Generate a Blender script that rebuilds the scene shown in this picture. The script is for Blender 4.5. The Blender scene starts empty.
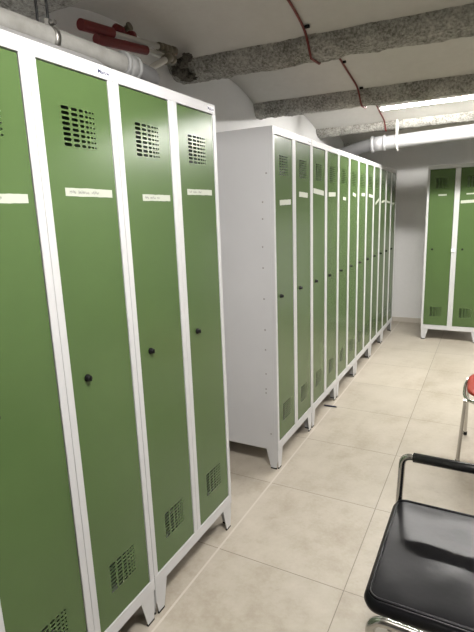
import bpy, math, random
from mathutils import Vector, Matrix, noise
S = bpy.context.scene
COL = S.collection
PI = math.pi
RND = random.Random(7)

# ------------------------------------------------------------------ helpers
class MB:
    """collects polygons (with a material slot each) and links them as one mesh"""
    def __init__(s): s.v = []; s.f = []; s.m = []; s.sm = []
    def face(s, pts, mi=0, smooth=False):
        b = len(s.v); s.v += [tuple(q) for q in pts]
        s.f.append(list(range(b, b+len(pts)))); s.m.append(mi); s.sm.append(smooth)
    def grid(s, rows, mi=0, smooth=True, closed=False):
        b = len(s.v); n = len(rows[0])
        for r in rows: s.v += [tuple(q) for q in r]
        for i in range(len(rows)-1):
            for j in range(n if closed else n-1):
                k = (j+1) % n
                s.f.append([b+i*n+j, b+i*n+k, b+(i+1)*n+k, b+(i+1)*n+j]); s.m.append(mi); s.sm.append(smooth)
        return b
    def box(s, x0, x1, y0, y1, z0, z1, mi=0, bev=0.0):
        if bev <= 0:
            c = [(x, y, z) for x in (x0, x1) for y in (y0, y1) for z in (z0, z1)]
            b = len(s.v); s.v += c
            for q in ((0,1,3,2),(4,6,7,5),(0,4,5,1),(2,3,7,6),(0,2,6,4),(1,5,7,3)):
                s.f.append([b+i for i in q]); s.m.append(mi); s.sm.append(False)
            return
        # chamfered box: 3 quads rings
        e = bev
        b = len(s.v); idx = {}
        for ix, x in enumerate((x0, x1)):
            for iy, y in enumerate((y0, y1)):
                for iz, z in enumerate((z0, z1)):
                    dx, dy, dz = (e if ix == 0 else -e), (e if iy == 0 else -e), (e if iz == 0 else -e)
                    for ax, q in enumerate(((x, y+dy, z+dz), (x+dx, y, z+dz), (x+dx, y+dy, z))):
                        idx[(ix, iy, iz, ax)] = len(s.v); s.v.append(q)
        def add(l):
            s.f.append([idx[k] for k in l]); s.m.append(mi); s.sm.append(False)
        for i in (0, 1):
            add([(i,0,0,0),(i,1,0,0),(i,1,1,0),(i,0,1,0)])
            add([(0,i,0,1),(1,i,0,1),(1,i,1,1),(0,i,1,1)])
            add([(0,0,i,2),(1,0,i,2),(1,1,i,2),(0,1,i,2)])
        for a in (0, 1):
            for c in (0, 1):
                add([(a,c,0,0),(a,c,1,0),(a,c,1,1),(a,c,0,1)])
                add([(a,0,c,0),(a,1,c,0),(a,1,c,2),(a,0,c,2)])
                add([(0,a,c,1),(1,a,c,1),(1,a,c,2),(0,a,c,2)])
        for a in (0,1):
            for c in (0,1):
                for d in (0,1):
                    add([(a,c,d,0),(a,c,d,1),(a,c,d,2)])
    def lathe(s, prof, o, ax, n=20, mi=0, caps=True):
        ax = Vector(ax).normalized(); o = Vector(o)
        t = ax.orthogonal().normalized(); w = ax.cross(t)
        rows = [[o + ax*h + (t*math.cos(2*PI*j/n) + w*math.sin(2*PI*j/n))*r for j in range(n)] for r, h in prof]
        s.grid(rows, mi, True, True)
        if caps:
            s.face(rows[0], mi); s.face(rows[-1], mi)
    def tube(s, pts, r, n=12, mi=0, caps=True):
        pts = [Vector(q) for q in pts]; rows = []
        t = (pts[1]-pts[0]).normalized(); u = t.orthogonal().normalized()
        for i, q in enumerate(pts):
            a = pts[min(i+1, len(pts)-1)] - pts[max(i-1, 0)]; a.normalize()
            u = (u - a*u.dot(a)).normalized(); w = a.cross(u)
            rr = r[i] if isinstance(r, (list, tuple)) else r
            rows.append([q + (u*math.cos(2*PI*j/n) + w*math.sin(2*PI*j/n))*rr for j in range(n)])
        s.grid(rows, mi, True, True)
        if caps: s.face(rows[0], mi); s.face(rows[-1], mi)
    def build(s, name, mats, parent=None, recalc=True):
        me = bpy.data.meshes.new(name)
        me.from_pydata(s.v, [], s.f)
        for m in (mats if isinstance(mats, (list, tuple)) else [mats]): me.materials.append(m)
        for p, mi, sm in zip(me.polygons, s.m, s.sm): p.material_index = mi; p.use_smooth = sm
        if recalc:
            import bmesh
            bm = bmesh.new(); bm.from_mesh(me); bmesh.ops.recalc_face_normals(bm, faces=bm.faces); bm.to_mesh(me); bm.free()
        o = bpy.data.objects.new(name, me); COL.objects.link(o)
        if parent: o.parent = parent
        return o

def fillet(pts, r, n=6):
    """rounds the corners of a polyline"""
    pts = [Vector(q) for q in pts]; out = [pts[0]]
    rs = r if isinstance(r, (list, tuple)) else [r]*(len(pts)-2)
    for i in range(1, len(pts)-1):
        a, b, c = pts[i-1], pts[i], pts[i+1]
        d1, d2 = (a-b).normalized(), (c-b).normalized()
        ang = d1.angle(d2)
        k = min(rs[i-1]/math.tan(ang/2), (a-b).length*.49, (c-b).length*.49)
        p0, p1 = b+d1*k, b+d2*k
        for j in range(n+1):
            t = j/n
            out.append(p0*(1-t)**2 + b*2*t*(1-t) + p1*t*t)
    out.append(pts[-1]); return out

def empty(name, loc, rz=0):
    o = bpy.data.objects.new(name, None); COL.objects.link(o)
    o.empty_display_size = .1
    o.location = loc; o.rotation_euler = (0, 0, rz); return o
def tag(o, label, cat, group=None):
    o['label'] = label; o['category'] = cat
    if group: o['group'] = group
    return o
def struct(o):
    o['kind'] = 'structure'; return o
def copy_tree(o, parent=None):
    c = o.copy(); COL.objects.link(c)
    if parent: c.parent = parent
    for ch in list(o.children): copy_tree(ch, c)
    return c

# ------------------------------------------------------------------ materials
def mat(name, color, rough=.5, metal=0., spec=.5, coat=0.):
    m = bpy.data.materials.new(name); m.use_nodes = True
    b = m.node_tree.nodes['Principled BSDF']
    b.inputs['Base Color'].default_value = (*color, 1); b.inputs['Roughness'].default_value = rough
    b.inputs['Metallic'].default_value = metal; b.inputs['Specular IOR Level'].default_value = spec
    b.inputs['Coat Weight'].default_value = coat
    return m
class NT:
    def __init__(s, m): s.t = m.node_tree; s.b = s.t.nodes['Principled BSDF']
    def n(s, kind, **kw):
        x = s.t.nodes.new(kind)
        for k, v in kw.items(): setattr(x, k, v)
        return x
    def l(s, a, b): s.t.links.new(a, b)
    def pos(s):
        return s.n('ShaderNodeNewGeometry').outputs['Position']
    def obj(s):
        return s.n('ShaderNodeTexCoord').outputs['Object']
    def noise(s, vec, scale, detail=4, rough=.6):
        x = s.n('ShaderNodeTexNoise'); x.inputs['Scale'].default_value = scale
        x.inputs['Detail'].default_value = detail; x.inputs['Roughness'].default_value = rough
        s.l(vec, x.inputs['Vector']); return x.outputs['Fac']
    def ramp(s, fac, stops):
        x = s.n('ShaderNodeValToRGB'); e = x.color_ramp.elements
        while len(e) < len(stops): e.new(.5)
        for el, (p, c) in zip(e, stops): el.position = p; el.color = (*c, 1) if len(c) == 3 else c
        s.l(fac, x.inputs['Fac']); return x.outputs['Color']
    def math(s, op, a, b=None, c=None):
        x = s.n('ShaderNodeMath', operation=op)
        for i, q in enumerate((a, b, c)):
            if q is None: continue
            if isinstance(q, (int, float)): x.inputs[i].default_value = q
            else: s.l(q, x.inputs[i])
        return x.outputs[0]
    def mix(s, fac, a, b):
        x = s.n('ShaderNodeMix', data_type='RGBA')
        if isinstance(fac, (int, float)): x.inputs[0].default_value = fac
        else: s.l(fac, x.inputs[0])
        for i, q in ((6, a), (7, b)):
            if isinstance(q, tuple): x.inputs[i].default_value = (*q, 1)
            else: s.l(q, x.inputs[i])
        return x.outputs[2]
    def bump(s, h, strength=.3, dist=.01):
        x = s.n('ShaderNodeBump'); x.inputs['Strength'].default_value = strength; x.inputs['Distance'].default_value = dist
        s.l(h, x.inputs['Height']); s.l(x.outputs['Normal'], s.b.inputs['Normal'])
    def color(s, c): s.l(c, s.b.inputs['Base Color'])

def painted(name, col, rough, var=.06, spec=.5, bump=.02):
    m = mat(name, col, rough, 0, spec); t = NT(m); p = t.pos()
    f = t.noise(p, 2.5, 3)
    lo = tuple(c*(1-var) for c in col); hi = tuple(min(1, c*(1+var)) for c in col)
    t.color(t.ramp(f, [(.3, lo), (.7, hi)]))
    t.bump(t.noise(p, 260, 2), bump, .002)
    return m

M_GREEN = painted('green_enamel', (.070, .117, .040), .24, .05, .36, .03)
M_GREY = painted('light_grey_enamel', (.54, .54, .545), .42, .03, .4, .03)
M_TAPE = painted('masking_tape', (.43, .45, .385), .6, .05)
M_INK = mat('pencil_ink', (.17, .18, .165), .7)
M_LOGOBASE = mat('white_badge', (.85, .85, .87), .35)
M_LOGO = mat('navy_badge_print', (.02, .025, .09), .4)
M_BLACK = mat('black_plastic', (.010, .010, .010), .26, 0, .25)
M_DARK = mat('dark_hole', (.01, .01, .01), .7)
M_CHROME = mat('chrome', (.55, .54, .52), .12, 1.)
M_STEEL = mat('dull_steel', (.30, .29, .27), .42, 1.)
M_PVC = painted('white_pvc', (.29, .29, .295), .32, .04, .5, .0)
M_PVCG = painted('grey_pvc', (.24, .24, .235), .45, .08, .4, .0)
M_PIPEW = painted('pale_pipe', (.55, .54, .50), .45, .1, .4, .0)
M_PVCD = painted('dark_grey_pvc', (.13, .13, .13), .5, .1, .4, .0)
M_RED = painted('red_pipe_sleeve', (.15, .014, .014), .5, .2, .4, .1)
M_BRASS = painted('dirty_brass', (.16, .14, .10), .5, .3, .5, .1)
M_CABLE = mat('red_cable', (.15, .022, .018), .5)
M_STRAP = mat('white_strap', (.82, .82, .80), .5)

# worn dusty near pipe
M_DUSTY = mat('dusty_white_pvc', (.6, .6, .57), .5); t = NT(M_DUSTY); p = t.pos()
t.color(t.ramp(t.noise(p, 14, 6), [(.3, (.20, .195, .175)), (.65, (.30, .295, .275))]))

# leather
M_LEATHER = mat('black_leather', (.006, .006, .007), .28, 0, .13); t = NT(M_LEATHER); p = t.obj()
t.bump(t.noise(p, 17, 2, .5), .10, .008)
# red plastic
M_REDSEAT = painted('red_seat_plastic', (.30, .030, .016), .4, .05, .3)

# floor tiles
TX0, TY0, TDX, TDY = 0.0217, 0.4262, 0.5732, 0.5887
M_FLOOR = mat('beige_floor_tiles', (.5, .45, .38), .42, 0, .4); t = NT(M_FLOOR); p = t.pos()
sep = t.n('ShaderNodeSeparateXYZ'); t.l(p, sep.inputs[0])
X, Y = sep.outputs[0], sep.outputs[1]
ux = t.math('DIVIDE', t.math('SUBTRACT', X, TX0), TDX); uy = t.math('DIVIDE', t.math('SUBTRACT', Y, TY0), TDY)
ix = t.math('FLOOR', ux); iy = t.math('FLOOR', uy)
def linedist(u, d):
    fr = t.math('FRACT', u)
    return t.math('MULTIPLY', t.math('MINIMUM', fr, t.math('SUBTRACT', 1., fr)), d)
jx, jy = linedist(ux, TDX), linedist(uy, TDY)
jl = t.math('LESS_THAN', t.math('MINIMUM', jx, jy), .0017)
edge = t.math('LESS_THAN', t.math('ABSOLUTE', t.math('SUBTRACT', X, TX0)), .0045)
n1 = t.noise(p, 2.2, 8, .65); n2 = t.noise(p, 9, 6, .7); n3 = t.noise(p, 60, 3, .7)
tile = t.ramp(t.math('ADD', t.math('MULTIPLY', n1, .5), t.math('ADD', t.math('MULTIPLY', n2, .35), t.math('MULTIPLY', n3, .15))),
              [(.34, (.33, .285, .222)), (.50, (.43, .388, .322)), (.64, (.485, .442, .375))])
cid = t.n('ShaderNodeCombineXYZ'); t.l(ix, cid.inputs[0]); t.l(iy, cid.inputs[1])
wn = t.n('ShaderNodeTexWhiteNoise'); t.l(cid.outputs[0], wn.inputs['Vector'])
tone = t.math('ADD', .95, t.math('MULTIPLY', wn.outputs['Value'], .09))
hs = t.n('ShaderNodeHueSaturation'); t.l(tone, hs.inputs['Value']); t.l(tile, hs.inputs['Color'])
# brown scuffs
sc = t.noise(p, 3.7, 10, .8)
scf = t.ramp(sc, [(.60, (0, 0, 0)), (.74, (1, 1, 1))])
tile2 = t.mix(t.math('MULTIPLY', scf, .35), hs.outputs['Color'], (.24, .19, .135))
c1 = t.mix(jl, tile2, (.20, .175, .14))
t.color(t.mix(edge, c1, (.53, .49, .43)))
t.l(t.ramp(n2, [(.3, (.34,)*3), (.7, (.5,)*3)]), t.b.inputs['Roughness'])
t.bump(t.math('SUBTRACT', t.math('MULTIPLY', n3, .12), jl), .25, .002)

# wall plaster / ceiling plaster / rough beam render
def plaster(name, a, b, rough=.75, bs=.12):
    m = mat(name, a, rough, 0, .25); t = NT(m); p = t.pos()
    f = t.math('ADD', t.math('MULTIPLY', t.noise(p, 1.6, 6), .65), t.math('MULTIPLY', t.noise(p, 22, 4), .35))
    t.color(t.ramp(f, [(.35, a), (.65, b)])); t.bump(t.noise(p, 40, 5), bs, .01); return m
M_WALL = plaster('white_wall_paint', (.83, .83, .82), (.87, .87, .86))
M_CEIL = plaster('ceiling_plaster', (.50, .49, .455), (.56, .55, .515))
M_WALLG = plaster('low_bounce_wall_grey', (.19, .19, .19), (.22, .22, .22))  # unseen right and back walls, made darker to cut bounced light
M_BEAM = mat('rough_cement_render', (.4, .4, .36), .9, 0, .15); t = NT(M_BEAM); p = t.pos()
f = t.math('ADD', t.math('MULTIPLY', t.noise(p, 6, 6, .7), .4), t.math('MULTIPLY', t.noise(p, 75, 4, .75), .6))
t.color(t.ramp(f, [(.39, (.15, .145, .125)), (.50, (.38, .37, .335)), (.61, (.60, .59, .545))]))
t.bump(t.math('ADD', t.noise(p, 70, 5, .75), t.noise(p, 25, 3)), .8, .02)

def emit(name, col, strength):
    m = bpy.data.materials.new(name); m.use_nodes = True
    nt = m.node_tree; nt.nodes.clear()
    e = nt.nodes.new('ShaderNodeEmission'); o = nt.nodes.new('ShaderNodeOutputMaterial')
    e.inputs[0].default_value = (*col, 1); e.inputs[1].default_value = strength
    nt.links.new(e.outputs[0], o.inputs[0]); return m

# ------------------------------------------------------------------ calibrated dimensions
H, HB, U = 1.9094, .1223, .6           # locker height, underside of its carcass, unit pitch
DEP = .5
XW, XE = -.56, 3.1                     # left and right wall
YB, YF = -3.4, 5.27                    # wall behind the camera, far wall
ROW2X, ROW2Y = .009, 1.1537
RX, RY = .3775, 4.4678

# ------------------------------------------------------------------ room shell
b = MB(); b.box(XW-.1, XE+.1, YB-.1, YF+.1, -.08, 0); struct(b.build('floor', M_FLOOR))
b = MB(); b.box(XW-.12, XW, YB-.1, YF+.1, 0, 2.5); struct(b.build('wall_left', M_WALL))
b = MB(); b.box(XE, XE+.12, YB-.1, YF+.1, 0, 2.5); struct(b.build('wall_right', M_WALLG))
b = MB(); b.box(XW, XE, YF, YF+.12, 0, 2.5); struct(b.build('wall_far', M_WALL))
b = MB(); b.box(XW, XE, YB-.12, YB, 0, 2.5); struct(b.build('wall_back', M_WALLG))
b = MB(); b.box(XW, XE, YF-.012, YF-.0005, 0.0005, .065, bev=.002); struct(b.build('baseboard_far', painted('skirting_tile', (.62, .58, .51), .4)))

# (y left end, y right end at x=.9, bottom z, spring z, half bottom, half top)
BEAMS = [(-2.00, -2.00, 2.20, 2.26, .06, .12), (-.92, -.92, 2.20, 2.26, .06, .12), (.13, .13, 2.20, 2.26, .06, .12),
         (1.19, 1.265, 2.20, 2.262, .062, .105), (2.215, 2.305, 2.165, 2.24, .050, .085), (3.63, 3.665, 2.197, 2.250, .055, .095),
         (4.62, 4.62, 2.165, 2.225, .05, .09)]
def beam_y(bm, x):
    return bm[0] + (bm[1]-bm[0])*(x-XW)/(.9-XW)
def ceil_profile(x):
    pts = []
    prev = (YB-.1, 2.26)
    for bm in BEAMS + [None]:
        if bm: y1, z1 = beam_y(bm, x)-bm[5]+.02, bm[3]+.004
        else: y1, z1 = YF+.1, 2.24
        rise = .105*min(1, (y1-prev[0])/1.0)
        n = 20
        for i in range(n+1):
            s_ = i/n
            pts.append((x, prev[0]+(y1-prev[0])*s_, prev[1]+(z1-prev[1])*s_+rise*4*s_*(1-s_)))
        if bm: prev = (beam_y(bm, x)+bm[5]-.02, bm[3]+.004)
    return pts
b = MB()
xs = [XW-.1+(XE-XW+.2)*i/24 for i in range(25)]
rows = [ceil_profile(x) for x in xs]
b.grid(rows, 0, True)
top = [[(q[0], q[1], 2.56) for q in (r[0], r[-1])] for r in rows]
b.grid(top, 0, False)
b.grid([[rows[i][0] for i in range(25)], [top[i][0] for i in range(25)]], 0, False)
b.grid([[rows[i][-1] for i in range(25)], [top[i][1] for i in range(25)]], 0, False)
struct(b.build('ceiling', M_CEIL, recalc=False))

for k, bm in enumerate(BEAMS):
    b = MB(); nx = 420 if k in (3, 4, 5) else 90
    rows = []
    prof = []
    hb, ht, zb, zs = bm[4], bm[5], bm[2], bm[3]
    prof = [(-ht, zs+.02), (-ht, zs), (-(ht+hb)/2-.004, (zs*.45+zb*.55)), (-hb, zb+.006)]
    prof += [(-hb+2*hb*i/8, zb - .004*math.sin(PI*i/8)) for i in range(1, 8)]
    prof += [(hb, zb+.006), ((ht+hb)/2+.004, (zs*.45+zb*.55)), (ht, zs), (ht, zs+.02)]
    # finer profile
    fine = []
    for (a0, a1), (c0, c1) in zip(prof[:-1], prof[1:]):
        for i in range(2): fine.append((a0+(c0-a0)*i/2, a1+(c1-a1)*i/2))
    fine.append(prof[-1])
    for i in range(nx+1):
        x = XW-.01+(XE-XW+.02)*i/nx; yc = beam_y(bm, x); row = []
        for dy, z in fine:
            v = Vector((x, yc+dy, z))
            d = noise.fractal(v*22, .8, 2.2, 4)*.0065 + noise.noise(v*7+Vector((3, 1, k)))*.008
            row.append((x, yc+dy*(1+d*6), z-d*(1 if z < zs+.01 else 0)))
        rows.append(row)
    b.grid(rows, 0, True)
    struct(b.build('trim_%d' % (k+1), M_BEAM))

# ------------------------------------------------------------------ lockers
DW, DZ0, DZ1 = .2475, .1745, 1.8685    # door leaf
def door_mesh():
    b = MB(); h = DZ1-DZ0; f = .0
    def rect(y0, y1, z0, z1): b.face([(f, y0, z0), (f, y1, z0), (f, y1, z1), (f, y0, z1)])
    # the slots get shorter and thinner from left to right
    vy0, cols = .060, [(.0345, .0268, .0086), (.0295, .0224, .0078), (.0220, .0160, .0072), (.0162, .0112, .0064), (.0125, .0086, .0056), (.0100, .0070, .0050)]
    nc = len(cols); vw = sum(c_[0] for c_ in cols)
    vents = [(.275-DZ0, 8), (1.671-DZ0, 8)]; ch = .0133
    z = 0
    for vz, nr in vents:
        rect(0, DW, z, vz)
        vz1 = vz+nr*ch
        rect(0, vy0, vz, vz1); rect(vy0+vw, DW, vz, vz1)
        for i in range(nc):
            cw, sw_, sh_ = cols[i]; yi = vy0+sum(c_[0] for c_ in cols[:i])
            for j in range(nr):
                y0, z0 = yi, vz+j*ch; yc, zc = y0+cw/2, z0+ch/2
                r = sh_/2; a = sw_/2-r
                right = [(yc+a+r*math.cos(t), zc+r*math.sin(t)) for t in [PI/2-PI*q/4 for q in range(5)]]
                left = [(yc-a+r*math.cos(t), zc+r*math.sin(t)) for t in [-PI/2-PI*q/4 for q in range(5)]]
                loop = right+left
                # right C and left C around the slot
                b.face([(f, q[0], q[1]) for q in [(yc, z0), (y0+cw, z0), (y0+cw, z0+ch), (yc, z0+ch), (yc, zc+r)] + right + [(yc, zc-r)]])
                b.face([(f, q[0], q[1]) for q in [(yc, z0+ch), (y0, z0+ch), (y0, z0), (yc, z0), (yc, zc-r)] + left + [(yc, zc+r)]])
        z = vz1
    rect(0, DW, z, h)
    # folded edges
    e = .016
    b.face([(f, 0, 0), (f, 0, h), (f-e, 0, h), (f-e, 0, 0)]); b.face([(f, DW, 0), (f, DW, h), (f-e, DW, h), (f-e, DW, 0)])
    b.face([(f, 0, 0), (f, DW, 0), (f-e, DW, 0), (f-e, 0, 0)]); b.face([(f, 0, h), (f, DW, h), (f-e, DW, h), (f-e, 0, h)])
    return b

def text_polys(txt, size):
    cu = bpy.data.curves.new('badge_text', 'FONT'); cu.body = txt; cu.size = size; cu.offset = size*.02; cu.resolution_u = 2
    o = bpy.data.objects.new('badge_text', cu); COL.objects.link(o)
    me = bpy.data.meshes.new_from_object(o.evaluated_get(bpy.context.evaluated_depsgraph_get()))
    res = [[tuple(me.vertices[i].co) for i in p.vertices] for p in me.polygons]
    bpy.data.objects.remove(o); bpy.data.curves.remove(cu); bpy.data.meshes.remove(me)
    return res

def leg_mesh(sx, sy):
    """tapered sheet steel angle leg; sx, sy point outwards"""
    b = MB(); t_ = .003
    for axis in (0, 1):
        wt, wb = .074, .046
        for off in (0, -t_):
            pass
        def P(u, z, o):       # u runs inwards from the corner
            return (-sx*o, -sy*u, z) if axis == 0 else (-sx*u, -sy*o, z)
        A = [P(0, HB, 0), P(wt, HB, 0), P(wb, .007, 0), P(.012, .007, 0), P(.002, .06, 0)]
        B = [P(0, HB, t_), P(wt, HB, t_), P(wb, .007, t_), P(.012, .007, t_), P(.002, .06, t_)]
        b.face(A); b.face(B)
        for i in range(5):
            j = (i+1) % 5; b.face([A[i], A[j], B[j], B[i]])
    return b
def make_locker():
    W = U-.002
    root = empty('locker', (0, 0, 0))
    x0, x1, y0, y1 = -DEP/2, DEP/2, -W/2, W/2
    t_ = .0025
    b = MB()
    xi = x1-.02
    b.box(x0, xi, y0, y0+t_, HB, H); b.box(x0, xi, y1-t_, y1, HB, H)          # sides
    b.box(x0, x0+t_, y0, y1, HB, H)                                            # back
    b.box(x0, xi, y0, y1, HB, HB+.02); b.box(x0, xi, y0, y1, H-t_, H)          # bottom, top
    b.box(x0, xi, -.004, .004, HB, H)                                          # partition
    b.build('carcass', M_GREY, root)
    b = MB()
    e = .0012
    b.box(xi, x1, y0, y1, DZ1+.0045, H, bev=e)
    b.box(xi, x1, y0, y1, HB, DZ0-.003, bev=e)
    b.box(xi, x1, y0, y0+.0225, DZ0-.003, DZ1+.0045, bev=e)
    b.box(xi, x1, y1-.0225, y1, DZ0-.003, DZ1+.0045, bev=e)
    b.box(xi, x1, -.0250, -.0004, DZ0-.003, DZ1+.0045, bev=e)
    b.box(xi, x1, .0004, .0250, DZ0-.003, DZ1+.0045, bev=e)
    b.build('front_frame', M_GREY, root)
    dm = None
    for s_ in (0, 1):
        ys = (y0+.0235) if s_ == 0 else .0262
        if dm is None:
            d = door_mesh().build('door', M_GREEN, root); dm = d.data
        else:
            d = bpy.data.objects.new('door', dm); COL.objects.link(d); d.parent = root
        d.location = (x1-.0025, ys, DZ0)
        k = MB()
        k.lathe([(.0112, 0), (.0112, .004), (.0095, .006), (.0085, .012), (.0075, .014), (.003, .0145)], (0, .056, 1.025-DZ0), (1, 0, 0), 18)
        k.box(.0135, .0175, .0535, .0585, 1.025-DZ0-.008, 1.025-DZ0+.008, bev=.0012)
        k.build('lock_knob', M_BLACK, d)
    for sx in (-1, 1):
        for sy in (-1, 1):
            l = leg_mesh(sx, sy).build('leg', M_GREY, root)
            l.location = (sx*(DEP/2-.004), sy*(W/2-.003), 0)
            c = MB(); xa, xb = sorted((0, -sx*.05)); ya, yb = sorted((0, -sy*.05))
            c.box(min(-sx*.010, -sx*.047), max(-sx*.010, -sx*.047), min(0, -sy*.006)-.0005, max(0, -sy*.006)+.0005, 0, .008)
            c.box(min(0, -sx*.006)-.0005, max(0, -sx*.006)+.0005, min(-sy*.010, -sy*.047), max(-sy*.010, -sy*.047), 0, .0079)
            c.build('foot_cap', M_BLACK, l)
    # maker's badge at the right-hand end of the top rail
    b = MB(); b.box(x1-.0002, x1+.0008, y1-.062, y1-.013, 1.881, 1.900, 0, bev=.0004)
    polys = text_polys('Malow', .0175)
    w_ = max(q[0] for po in polys for q in po)
    for po in polys: b.face([(x1+.0012, y1-.0375-w_/2+q[0], 1.8845+q[1]) for q in po], 1)
    b.build('maker_badge', [M_LOGOBASE, M_LOGO], root, recalc=False)
    return root

def add_tape(door, y, w, z, h, tilt=0., ink=None, seed=0):
    """strip of masking tape on a door leaf, with a scribbled name; y, z in the door's own frame"""
    R = random.Random(seed); b = MB(); th = .0008
    c, s_ = math.cos(tilt), math.sin(tilt)
    def P(u, v, x): return (x, y+w/2+(u-w/2)*c-(v-h/2)*s_, z-h/2+(u-w/2)*s_+(v-h/2)*c-DZ0)
    n = 14
    topv = [(w*i/n, h+R.uniform(-.0006, .0006)) for i in range(n+1)]; bot = [(w*i/n, R.uniform(-.0006, .0006)) for i in range(n+1)]
    b.grid([[P(u, v, th) for u, v in bot], [P(u, v, th) for u, v in topv]], 0, False)
    for L in (topv, bot): b.grid([[P(u, v, 0.0001) for u, v in L], [P(u, v, th) for u, v in L]], 0, False)
    for i in (0, n): b.face([P(*bot[i], 0.0001), P(*topv[i], 0.0001), P(*topv[i], th), P(*bot[i], th)])
    if ink:
        u = w*.08
        for word in ink:
            for q in range(word):
                hh = h*R.uniform(.28, .5); u1 = u+w*.032
                base = h*.28
                pts = [(u, base+hh*R.random()*.3), (u+w*.008, base+hh), (u+w*.018, base+hh*R.random()*.5), (u1, base+hh*R.uniform(.4, 1))]
                for (ua, va), (ub, vb) in zip(pts[:-1], pts[1:]):
                    d = Vector((ub-ua, vb-va)).normalized(); nn = Vector((-d.y, d.x))*.0006
                    b.face([P(ua+nn.x, va+nn.y, th+.0002), P(ub+nn.x, vb+nn.y, th+.0002), P(ub-nn.x, vb-nn.y, th+.0002), P(ua-nn.x, va-nn.y, th+.0002)], 1)
                u = u1
            u += w*.05
    b.build('name_tape', [M_TAPE, M_INK], door, recalc=False)

proto = make_locker()
used = [False]
def locker(x, y, rz, label, group, tapes):
    """x, y is the left-hand front corner of the unit seen from its front"""
    o = proto if not used[0] else copy_tree(proto)
    used[0] = True
    c = Vector((-DEP/2, U/2, 0)); c.rotate(Matrix.Rotation(rz, 3, 'Z').to_euler())
    o.location = (x+c.x, y+c.y, 0); o.rotation_euler = (0, 0, rz)
    tag(o, label, 'locker', group)
    ds = sorted([ch for ch in o.children if ch.name.startswith('door')], key=lambda d: d.location.y)
    for i, ty, w, z, h, tilt, ink, sd in tapes:
        add_tape(ds[i], ty, w, z, h, tilt, ink, sd)
    return o
G1, G2 = 'double lockers of the near row', 'double lockers of the long far row'
locker(0, -2*U, 0, 'green locker at the left edge of the photo, only its grey corner post showing', G1, [])
locker(0, -U, 0, 'nearest wide green locker in the foreground, two doors, white name tape on both doors', G1,
       [(0, .050, .179, 1.545, .022, .0, (4, 5, 4), 3), (1, .049, .181, 1.564, .0225, -.01, (4, 7, 5), 4)])
locker(0, 0, 0, 'green two-door locker at the far end of the near row, beside the gap', G1,
       [(0, .076, .153, 1.553, .0205, 0, (4, 6, 3), 5), (1, .040, .180, 1.578, .021, .005, (3, 5, 4), 6)])
t2 = [(.062, .16, 1.547, .028, .035), (.055, .148, 1.593, .029, -.03), (.013, .214, 1.617, .031, -.06), (.036, .167, 1.606, .029, .02),
      (.105, .082, 1.578, .024, -.05), (.093, .097, 1.613, .026, -.12), (.09, .127, 1.62, .027, 0), (.068, .168, 1.614, .027, -.04),
      (.06, .17, 1.566, .026, .28), (.05, .16, 1.565, .022, .08), (.04, .17, 1.560, .02, -.05), (.06, .12, 1.545, .02, 0)]
lab2 = ['first locker of the long row, its plain grey side facing the gap',
        'second green locker from the near end of the long row, between first and third',
        'third green locker from the near end of the long row',
        'fourth green locker from the near end of the long row, small square tapes',
        'second-last green locker of the long row, its top partly in shadow',
        'last green locker of the long row, narrow in view beside the far wall']
first = None
for k in range(6):
    o = locker(ROW2X, ROW2Y+k*U, 0, lab2[k], G2, [(i,)+t2[2*k+i]+(None, 20+2*k+i) for i in (0, 1)])
    if k == 0: first = o
for zz, xx in [(1.681, -.031), (1.536, -.055), (1.449, -.057), (1.302, -.061), (1.189, -.061), (1.018, -.06), (.843, -.058), (.728, -.058), (.586, -.058), (.495, -.06), (.471, -.061), (.222, -.035)]:
    b = MB(); b.lathe([(.0050, 0), (.0045, .0012), (.002, .0018)], (xx-(ROW2X-DEP/2), -U/2+.001, zz), (0, -1, 0), 10)
    b.build('rivet', M_STEEL, first)
d = locker(RX, RY, -PI/2, 'green locker facing the camera by the far wall at the right edge', None,
           [(0, .092, .082, 1.610, .016, 0, None, 40), (1, .062, .085, 1.609, .013, 0, None, 41), (1, .012, .165, 1.539, .030, .03, None, 42)])
b = MB(); b.box(DEP/2-.001, DEP/2+.012, -.028, .012, .995, 1.032, bev=.003); b.build('latch_plate', M_STRAP, d)

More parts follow.
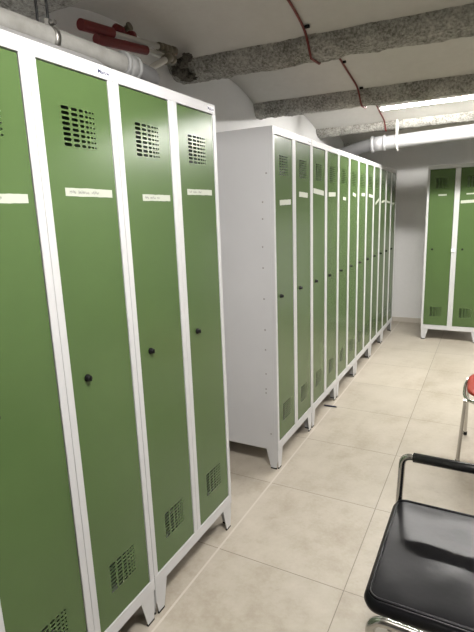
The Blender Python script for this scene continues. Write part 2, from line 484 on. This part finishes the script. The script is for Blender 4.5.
# ------------------------------------------------------------------ ceiling lamps
def lamp(name, loc, L, label, stren, col, down, SIDE=1.):
    r = empty('ceiling_light', loc); tag(r, label, 'lamp')
    hs_ = MB()
    E = emit('lamp_glow_'+name, col, stren)
    if down:
        w = .17
        hs_.box(-w, w, -w, w, .0, .03, bev=.004)
        hs_.build('lamp_housing', M_STRAP, r)
        E2 = emit('lamp_side_'+name, col, stren*SIDE)
        g = MB(); u = w-.02
        g.face([(-u, -u, -.05), (u, -u, -.05), (u, u, -.05), (-u, u, -.05)], 0)
        c4 = [(-u, -u), (u, -u), (u, u), (-u, u)]
        for i in range(4):
            p0, p1 = c4[i], c4[(i+1) % 4]
            g.face([(*p0, -.05), (*p1, -.05), (*p1, 0.), (*p0, 0.)], 1)
        g.build('diffuser', [E, E2], r)
    else:
        hs_.box(-L/2, L/2, -.062, .062, .012, .046, bev=.004)
        for q in (-1, 1): hs_.box(-L/2, L/2, q*.060-.002, q*.060+.002, -.012, .014)      # added lips, shaped to hold light off the vault and beam
        for q in (-1, 1): hs_.box(q*L/2-.008, q*L/2+.008, -.034, .034, -.022, .014, bev=.003)
        hs_.build('lamp_housing', M_STRAP, r)
        # cover: sloped sides set to glow stronger than underside, so walls get more
        E2 = emit('lamp_side_'+name, col, stren*SIDE)
        g = MB(); a0, a1 = -L/2+.010, L/2-.010
        g.face([(a0, -.008, -.024), (a1, -.008, -.024), (a1, .008, -.024), (a0, .008, -.024)], 0)
        for q in (-1, 1): g.face([(a0, q*.008, -.024), (a1, q*.008, -.024), (a1, q*.034, .012), (a0, q*.034, .012)], 1)
        g.build('diffuser', [E, E2], r)
        rods = MB()
        for q in (-.4, .4): rods.tube([(q*L, 0, .04), (q*L, 0, .06)], .004, 8)
        rods.build('lamp_bracket', M_STEEL, r)
    return r
LC = (1, .97, .93)
lamp('far', (.80, 3.06, 2.292), 1.3, 'bright strip lamp under the vault, half hidden behind the middle beam', 55, LC, False, 3.2)
lamp('side', (2.25, 3.06, 2.292), 1.3, 'second bright strip lamp further right under the same vault, outside the photo', 55, LC, False, 3.2)
lamp('near', (1.02, -.40, 2.318), .3, 'square white ceiling lamp above the near lockers, outside the photo', 82, (1, .97, .94), True, 2.8)

# ------------------------------------------------------------------ pipes and cable
# big white drain under the third beam
r = empty('drain_pipe', (.02, 3.60, 2.0725)); tag(r, 'thick white plastic drain pipe hanging below the far ceiling beam', 'pipe')
def rel(pts, o): return [Vector(q)-o.location for q in pts]
b = MB(); b.tube(rel([(-.02, 3.6, 2.075), (1.2, 3.6, 2.115), (XE-.01, 3.6, 2.18)], r), .061, 24); b.build('straight_run', M_PVC, r)
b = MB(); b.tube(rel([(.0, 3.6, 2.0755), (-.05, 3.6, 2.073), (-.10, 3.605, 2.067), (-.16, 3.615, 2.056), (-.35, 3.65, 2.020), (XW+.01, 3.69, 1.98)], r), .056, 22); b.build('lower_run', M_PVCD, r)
for xa, xb, rr in ((-.035, -.008, .074), (-.008, .075, .066), (.075, .098, .073)):
    b = MB(); b.lathe([(rr-.006, xa), (rr, xa+.004), (rr, xb-.004), (rr-.006, xb)], (-.02, 0, .0037), (1, 0, .035), 24); b.build('collar', M_PVC, r)
b = MB()
b.tube(rel([(.205, 3.52, 2.26), (.205, 3.525, 2.19), (.205, 3.530, 2.12), (.205, 3.529, 2.06), (.205, 3.55, 2.018), (.205, 3.60, 2.004)], r), [.007, .012, .009, .007, .010, .008], 8)
b.build('pipe_hanger', M_STRAP, r)

# near waste pipe above the lockers
r = empty('waste_pipe', (-.3, -.5, 2.06)); tag(r, 'dusty white plastic pipe running above the near locker row', 'pipe')
b = MB(); b.tube(rel([(-.305, -2.2, 2.035), (-.302, -.1, 2.058), (-.30, .44, 2.066)], r), .037, 22); b.build('straight_run', M_DUSTY, r)
for ya, yb, rr in ((.40, .42, .049), (.42, .465, .045), (.465, .48, .050)):
    b = MB(); b.lathe([(rr-.005, ya), (rr, ya+.004), (rr, yb-.004), (rr-.005, yb)], (.0, .5, .006), (0, 1, 0), 22); b.build('collar', M_PVCG, r)
b = MB(); b.tube(rel(fillet([(-.30, .46, 2.066), (-.30, .60, 2.06), (-.44, .70, 2.02), (XW+.01, .72, 2.0)], .05), r), .035, 18); b.build('elbow', M_PVCD, r)
b = MB(); b.lathe([(.037, -.010), (.0395, -.010), (.0395, .010), (.037, .010)], (0, .56, .0), (0, 1, 0), 22)
b.box(-.008, .008, .55, .57, .036, .058); b.lathe([(.008, 0), (.008, .016)], (.012, .56, .045), (1, 0, 0), 6)
b.build('pipe_clamp', M_STEEL, r)
for y_ in (.515, .558):
    b = MB(); b.tube([(-.0, y_, .035), (-.0, y_, .215)], .0045, 8); b.build('threaded_rod', M_BLACK, r)
b = MB(); b.box(-.03, .03, .47, .60, .150, .185, bev=.003); b.build('ceiling_bracket', M_PVCG, r)
r = empty('thin_pipe', (-.22, -.5, 2.0)); tag(r, 'thin grey pipe tucked below the dusty white pipe', 'pipe')
b = MB(); b.tube(rel([(-.235, -2.2, 1.985), (-.235, .05, 2.006), (-.25, .20, 2.015), (-.29, .33, 2.012)], r), .013, 12); b.build('conduit', M_PVCG, r)

def runpipe(name, label, red, white, rr, rw, fit):
    r = empty(name, red[0]); tag(r, label, 'pipe')
    b = MB(); b.tube(rel(red, r), rr, 16); b.build('red_sleeve', M_RED, r)
    b = MB(); b.tube(rel(white, r), rw, 12); b.build('bare_run', M_PIPEW, r)
    for q, d_, L in fit:
        b = MB(); d_ = Vector(d_).normalized(); b.lathe([(.013, -L), (.020, -L+.004), (.020, -L*.3), (.014, -L*.25), (.014, L*.2), (.021, L*.25), (.021, L-.003), (.013, L)], Vector(q)-r.location, d_, 10)
        b.build('brass_fitting', M_BRASS, r)
    return r
runpipe('supply_pipe', 'upper of two red-sleeved water pipes by the left wall, its bare end pale', [(-.42, .328, 2.207), (-.42, .335, 2.2077), (-.42, .505, 2.226)], [(-.42, .50, 2.2255), (-.42, .845, 2.262)], .021, .012,
        [((-.42, .85, 2.2625), (0, 1, .1), .03), ((-.42, .925, 2.27), (0, 1, .1), .035)])
runpipe('supply_pipe', 'lower of two red-sleeved water pipes by the left wall, red further along', [(-.40, .385, 2.168), (-.40, .70, 2.208)], [(-.40, .69, 2.2068), (-.40, .87, 2.219)], .019, .012,
        [((-.40, .88, 2.220), (0, 1, .06), .035)])
r = empty('branch_pipe', (-.36, .50, 2.03)); tag(r, 'short pale branch pipe slanting up behind the locker top', 'pipe')
b = MB(); b.tube(rel([(-.36, .50, 2.03), (-.36, .79, 2.186)], r), .014, 12); b.build('bare_run', M_PIPEW, r)
b = MB(); b.lathe([(.014, -.03), (.022, -.026), (.022, .02), (.012, .03)], Vector((-.363, .81, 2.196))-r.location, (0, .88, .47), 10); b.build('brass_fitting', M_BRASS, r)
r = empty('valve', (-.46, .60, 2.27)); tag(r, 'dark red pipe valve close to the ceiling above the red pipes', 'valve')
b = MB(); b.lathe([(.016, -.06), (.024, -.055), (.024, -.02), (.016, -.015), (.016, .015), (.026, .02), (.026, .055), (.014, .06)], (0, .03, -.002), (0, 1, .0), 14); b.build('valve_body', M_RED, r)
b = MB(); b.lathe([(.012, 0), (.012, .03), (.018, .03), (.018, .038)], (0, .03, .01), (1, .0, .3), 10); b.build('valve_handle', M_BRASS, r)
# loose rubble of mortar around the pipes where the second beam meets the wall
r = MB()
import bmesh
def rock(o, s_, seed):
    bm = bmesh.new(); bmesh.ops.create_icosphere(bm, subdivisions=3, radius=1)
    for v in bm.verts:
        d_ = 1+noise.fractal(v.co*1.6+Vector((seed, 0, 0)), .8, 2, 4)*.45
        v.co = Vector((v.co.x*s_[0], v.co.y*s_[1], v.co.z*s_[2]))*d_+Vector(o)
    base = len(r.v); bm.verts.ensure_lookup_table()
    r.v += [tuple(v.co) for v in bm.verts]
    for f_ in bm.faces: r.f.append([base+v.index for v in f_.verts]); r.m.append(0); r.sm.append(True)
    bm.free()
for i, (o_, s_) in enumerate([((-.42, 1.02, 2.235), (.028, .03, .022)), ((-.47, 1.07, 2.215), (.04, .05, .03)), ((-.38, 1.00, 2.25), (.025, .03, .02)), ((-.46, 1.13, 2.20), (.05, .045, .018))]): rock(o_, s_, i*7.3)
M_RUBBLE = mat('crumbling_mortar', (.12, .11, .09), .95, 0, .1); t = NT(M_RUBBLE); p = t.pos()
t.color(t.ramp(t.noise(p, 45, 6, .8), [(.35, (.025, .022, .018)), (.6, (.20, .185, .155))])); t.bump(t.noise(p, 60, 5, .8), 1., .02)
struct(r.build('trim_8', M_RUBBLE))      # crumbling mortar at the beam's end

# red cable over the vaults
def cz(x, y):
    for bm in BEAMS:
        d_ = abs(y-beam_y(bm, x))
        if d_ < bm[4]+.004: return bm[2]-.010
        if d_ < bm[5]: return bm[2]-.010+(bm[3]-bm[2])*(d_-bm[4])/(bm[5]-bm[4])
    pr = ceil_profile(x)
    for q0, q1 in zip(pr[:-1], pr[1:]):
        if q0[1] <= y <= q1[1]: return q0[2]+(q1[2]-q0[2])*(y-q0[1])/max(1e-6, q1[1]-q0[1])-.006
    return 2.2
KEY = [(.225, .30), (.21, .70), (.21, .90), (.209, 1.06), (.207, 1.15), (.205, 1.24), (.215, 1.30), (.19, 1.5), (.172, 1.785), (.166, 1.917), (.174, 2.056), (.188, 2.155), (.201, 2.23), (.205, 2.33),
       (.16, 2.6), (.11, 3.0), (.095, 3.108), (.085, 3.326), (.093, 3.55), (.093, 3.66)]
pts = []
for (xa, ya), (xb, yb) in zip(KEY[:-1], KEY[1:]):
    n = max(2, int((yb-ya)/.02))
    for i in range(n):
        s_ = i/n; y_ = ya+(yb-ya)*s_; x_ = xa+(xb-xa)*s_; pts.append([x_, y_, cz(x_, y_)])
for _ in range(3):
    for i in range(1, len(pts)-1): pts[i][2] = min(pts[i][2], (pts[i-1][2]+pts[i+1][2]+pts[i][2]*2)/4); pts[i][0] = (pts[i-1][0]+pts[i+1][0])/2
r = empty('cable', pts[0]); tag(r, 'thin red cable clipped along the vaulted ceiling', 'cable')
b = MB(); b.tube(rel(pts, r), .0060, 8); b.build('cable_run', M_CABLE, r)
for x_, y_ in ((.222, 1.065), (.178, 1.837), (.204, 2.160)):
    b = MB(); z_ = cz(x_, y_); b.box(x_-.008, x_+.016, y_-.006, y_+.006, z_-.007, z_+.006, bev=.002)
    o = b.build('cable_clip', M_BLACK, None); o.parent = r; o.location = -r.location

# ------------------------------------------------------------------ black leather chair
r = empty('armchair', (1.02, .17, 0)); tag(r, 'black leather chair with chrome tube frame and black padded armrest, near right corner', 'chair')
O = r.location
def pad(x0, x1, y0, y1, z0, z1, rad, crown, bulge, nseg=7, dip=0.):
    """upholstered pad: rounded outline, bulging sides, crowned top"""
    b = MB(); out = []
    for cx, cy, a0 in ((x1-rad, y1-rad, 0), (x0+rad, y1-rad, PI/2), (x0+rad, y0+rad, PI), (x1-rad, y0+rad, 1.5*PI)):
        for i in range(nseg+1): out.append((cx, cy, a0+PI/2*i/nseg))
    # densify straights
    loop = []
    for i, (cx, cy, a) in enumerate(out):
        pt = (cx+rad*math.cos(a), cy+rad*math.sin(a)); nx_, ny_ = math.cos(a), math.sin(a)
        loop.append((pt[0], pt[1], nx_, ny_))
        nxt = out[(i+1) % len(out)]
        if i % (nseg+1) == nseg:
            q = (nxt[0]+rad*math.cos(nxt[2]), nxt[1]+rad*math.sin(nxt[2]))
            for j in range(1, 10): loop.append((pt[0]+(q[0]-pt[0])*j/10, pt[1]+(q[1]-pt[1])*j/10, nx_, ny_))
    mx, my = (x0+x1)/2, (y0+y1)/2
    rows = []
    prof = [(0, z0, -.02), (0, z0, -.004), (0, z0+.010, .6*bulge), (0, (z0+z1)/2, bulge), (0, z1-.012, .75*bulge), (0, z1-.003, .2*bulge), (0, z1, -.002)]
    for _, z, o in prof: rows.append([(q[0]+q[2]*o, q[1]+q[3]*o, z) for q in loop])
    for s_ in (.97, .93, .87, .78, .66, .52, .36, .2, .06):
        row = []
        for q in loop:
            x, y = mx+(q[0]-mx)*s_, my+(q[1]-my)*s_
            row.append((x, y, z1+crown*(1-s_**4)+.004*noise.noise(Vector((x*9, y*9, .5)))*(1-s_)*2))
        rows.append(row)
    b.grid([[Vector(q)-O for q in row] for row in rows], 0, True, True)
    b.face([Vector(q)-O for q in rows[-1]], 0, True); b.face([Vector(q)-O for q in rows[0]])
    return b, [(q[0]-q[2]*.004, q[1]-q[3]*.004, z1+.001) for q in loop]
b, loop = pad(.783, 1.275, -.058, .440, .405, .453, .035, .004, .012)
seat = b.build('seat', M_LEATHER, r)
b = MB(); L_ = [Vector(q)-O for q in loop]; b.tube(L_+[L_[0], L_[1]], .0042, 8); b.build('piping', M_LEATHER, seat)
b = MB(); b.box(.80-O.x, 1.27-O.x, -.04-O.y, .40-O.y, .392, .406, bev=.003); b.build('seat_board', M_BLACK, r)
TR = .0115
# far-side frame with the armrest
ya = .447
fr = fillet([(1.30, ya, .013), (.80, ya, .013), (.782, ya, .30), (.794, ya, .622), (1.31, ya, .622), (1.36, ya, .80)], [.06, .05, .035, .06], 8)
b = MB(); b.tube(rel(fr, r), TR, 14); b.build('side_frame', M_CHROME, r)
b = MB(); b.lathe([(.013, 0), (.0165, .002), (.0165, .458), (.013, .46)], Vector((.828, ya, .622))-O, (1, 0, 0), 18); b.build('armrest', M_BLACK, r)
# near-side frame: tube at seat height without a pad
yn = -.135
fr = fillet([(1.30, yn, .013), (.81, yn, .013), (.812, yn, .30), (.812, yn, .467), (1.31, yn, .455), (1.36, yn, .80)], [.06, .05, .042, .06], 8)
b = MB(); b.tube(rel(fr, r), .0125, 14); b.build('side_frame', M_CHROME, r)
for x_ in (.86, 1.22):
    b = MB(); b.tube(rel([(x_, yn, .455), (x_, yn+.02, .40), (x_, -.03, .385), (x_, .39, .385), (x_, ya, .385 if x_ > 1 else .385)], r), .008, 10); b.build('cross_bar', M_CHROME, r)
b = MB(); b.tube(rel([(1.30, yn, .013), (1.30, ya, .013)], r), TR, 12); b.build('floor_bar', M_CHROME, r)
b, _ = pad(0, .40, -.058, .418, 0, .045, .035, .004, .010)
bk = b.build('backrest', M_LEATHER, r)
bk.rotation_euler = (0, -math.radians(78), 0)
v0 = Vector((0, 0, 0))-O
bk.location = Vector((1.335, 0.17, .46))-O-Matrix.Rotation(-math.radians(78), 3, 'Y') @ Vector((-O.x, 0, 0))
for y_ in (ya, yn):
    b = MB(); b.tube(rel([(1.36, y_, .79), (1.35, .18+(y_-.18)*.75, .72)], r), .009, 10); b.build('back_bracket', M_CHROME, r)

# ------------------------------------------------------------------ red chair
r = empty('stacking_chair', (1.17, 1.74, 0)); tag(r, 'red seated chair with chrome legs at the right edge', 'chair')
O = r.location
def seat_shape():
    b = MB(); pts = []; n = 40
    for i in range(n):
        a = 2*PI*i/n; e = .52
        x, y = math.copysign(abs(math.cos(a))**e, math.cos(a))*.205, math.copysign(abs(math.sin(a))**e, math.sin(a))*.205
        pts.append((x, y))
    rows = []
    for s_, z in ((.98, .448), (1.05, .455), (1.05, .464), (1.02, .471)): rows.append([(x*s_, y*s_+.028, z) for x, y in pts])
    for s_ in (.9, .75, .55, .3, .1): rows.append([(x*s_*1.05, y*s_*1.05+.028, .472-.010*(1-s_)) for x, y in pts])
    b.grid(rows, 0, True, True); b.face(rows[-1], 0, True); b.face(rows[0]); return b, pts
b, sp = seat_shape(); b.build('seat', M_REDSEAT, r)
ring = [Vector((x*1.10, y*1.10, .437)) for x, y in sp]
b = MB(); b.tube(ring+[ring[0], ring[1]], .010, 10); b.build('seat_ring', M_CHROME, r)
for sx in (-1, 1):
    for sy in (-1, 1):
        b = MB()
        top_ = Vector((sx*.212, sy*.150, .437)); ft = Vector((sx*.235, sy*.150 + (-.0 if sy > 0 else .10)*0, .0))
        if sy < 0: top_ = Vector((sx*.214, -.185, .437)); ft = Vector((sx*.238, -.085, .004))
        else: top_ = Vector((sx*.214, .19, .437)); ft = Vector((sx*.214, .335, .004))
        b.tube([top_, top_.lerp(ft, .5), ft], .0105, 12); lg = b.build('leg', M_CHROME, r)
        b = MB(); b.lathe([(.012, -.004), (.013, 0), (.0125, .022)], ft, (top_-ft).normalized(), 12); b.build('foot_cap', M_BLACK, lg)
b = MB()
rows = []
for i in range(9):
    z = .60+.24*i/8; w_ = .20*(1-.12*((i-4)/4)**4)
    rows.append([(.235+.03*(i/8)+.02*(j/10)**2, w_*j/10, z) for j in range(-10, 11)])
b.grid(rows, 0, True)
b.grid([[(q[0]+.010, q[1], q[2]) for q in rw_] for rw_ in rows], 0, True)
o = b.build('backrest', M_REDSEAT, r)
for sy in (-1, 1):
    b = MB(); b.tube(fillet([(.20, sy*.19, .437), (.245, sy*.19, .47), (.268, sy*.185, .82)], .03), .010, 10); b.build('back_post', M_CHROME, r)

# ------------------------------------------------------------------ small dark strip lying by the joint
b = MB(); b.tube([(-.036, 2.169, .0065), (.05, 2.1735, .0065), (.062, 2.174, .0055)], [.006, .006, .003], 10)
tag(b.build('pen', mat('navy_plastic', (.02, .02, .05), .4)), 'small dark pen lying on a floor joint by the locker legs', 'pen')

# ------------------------------------------------------------------ camera
F, YAW, PIT, ROL = 473.6829, -0.4919, 0.2115, -0.0361
cam = bpy.data.cameras.new('camera'); co = bpy.data.objects.new('camera', cam); COL.objects.link(co)
fw = Vector((math.sin(YAW)*math.cos(PIT), math.cos(YAW)*math.cos(PIT), -math.sin(PIT)))
rt = Vector((math.cos(YAW), -math.sin(YAW), 0)); up = rt.cross(fw)
r2 = rt*math.cos(ROL)+up*math.sin(ROL); u2 = -rt*math.sin(ROL)+up*math.cos(ROL)
m = Matrix((r2, u2, -fw)).transposed().to_4x4(); m.translation = (1.0163, -1.1749, 1.4784)
co.matrix_world = m
cam.sensor_fit = 'VERTICAL'; cam.sensor_height = 24; cam.lens = 24*F/632; cam.clip_start = .02
S.camera = co

# ------------------------------------------------------------------ world and view
w = bpy.data.worlds.new('world'); S.world = w; w.use_nodes = True
w.node_tree.nodes['Background'].inputs[0].default_value = (.5, .5, .5, 1)
w.node_tree.nodes['Background'].inputs[1].default_value = .02
S.view_settings.view_transform = 'Standard'; S.view_settings.look = 'None'
S.view_settings.gamma = 1; S.view_settings.use_curve_mapping = False
S.view_settings.exposure = 0.56
S.cycles.use_denoising = True
S.cycles.max_bounces = 10; S.cycles.diffuse_bounces = 6
S.cycles.sample_clamp_indirect = 6
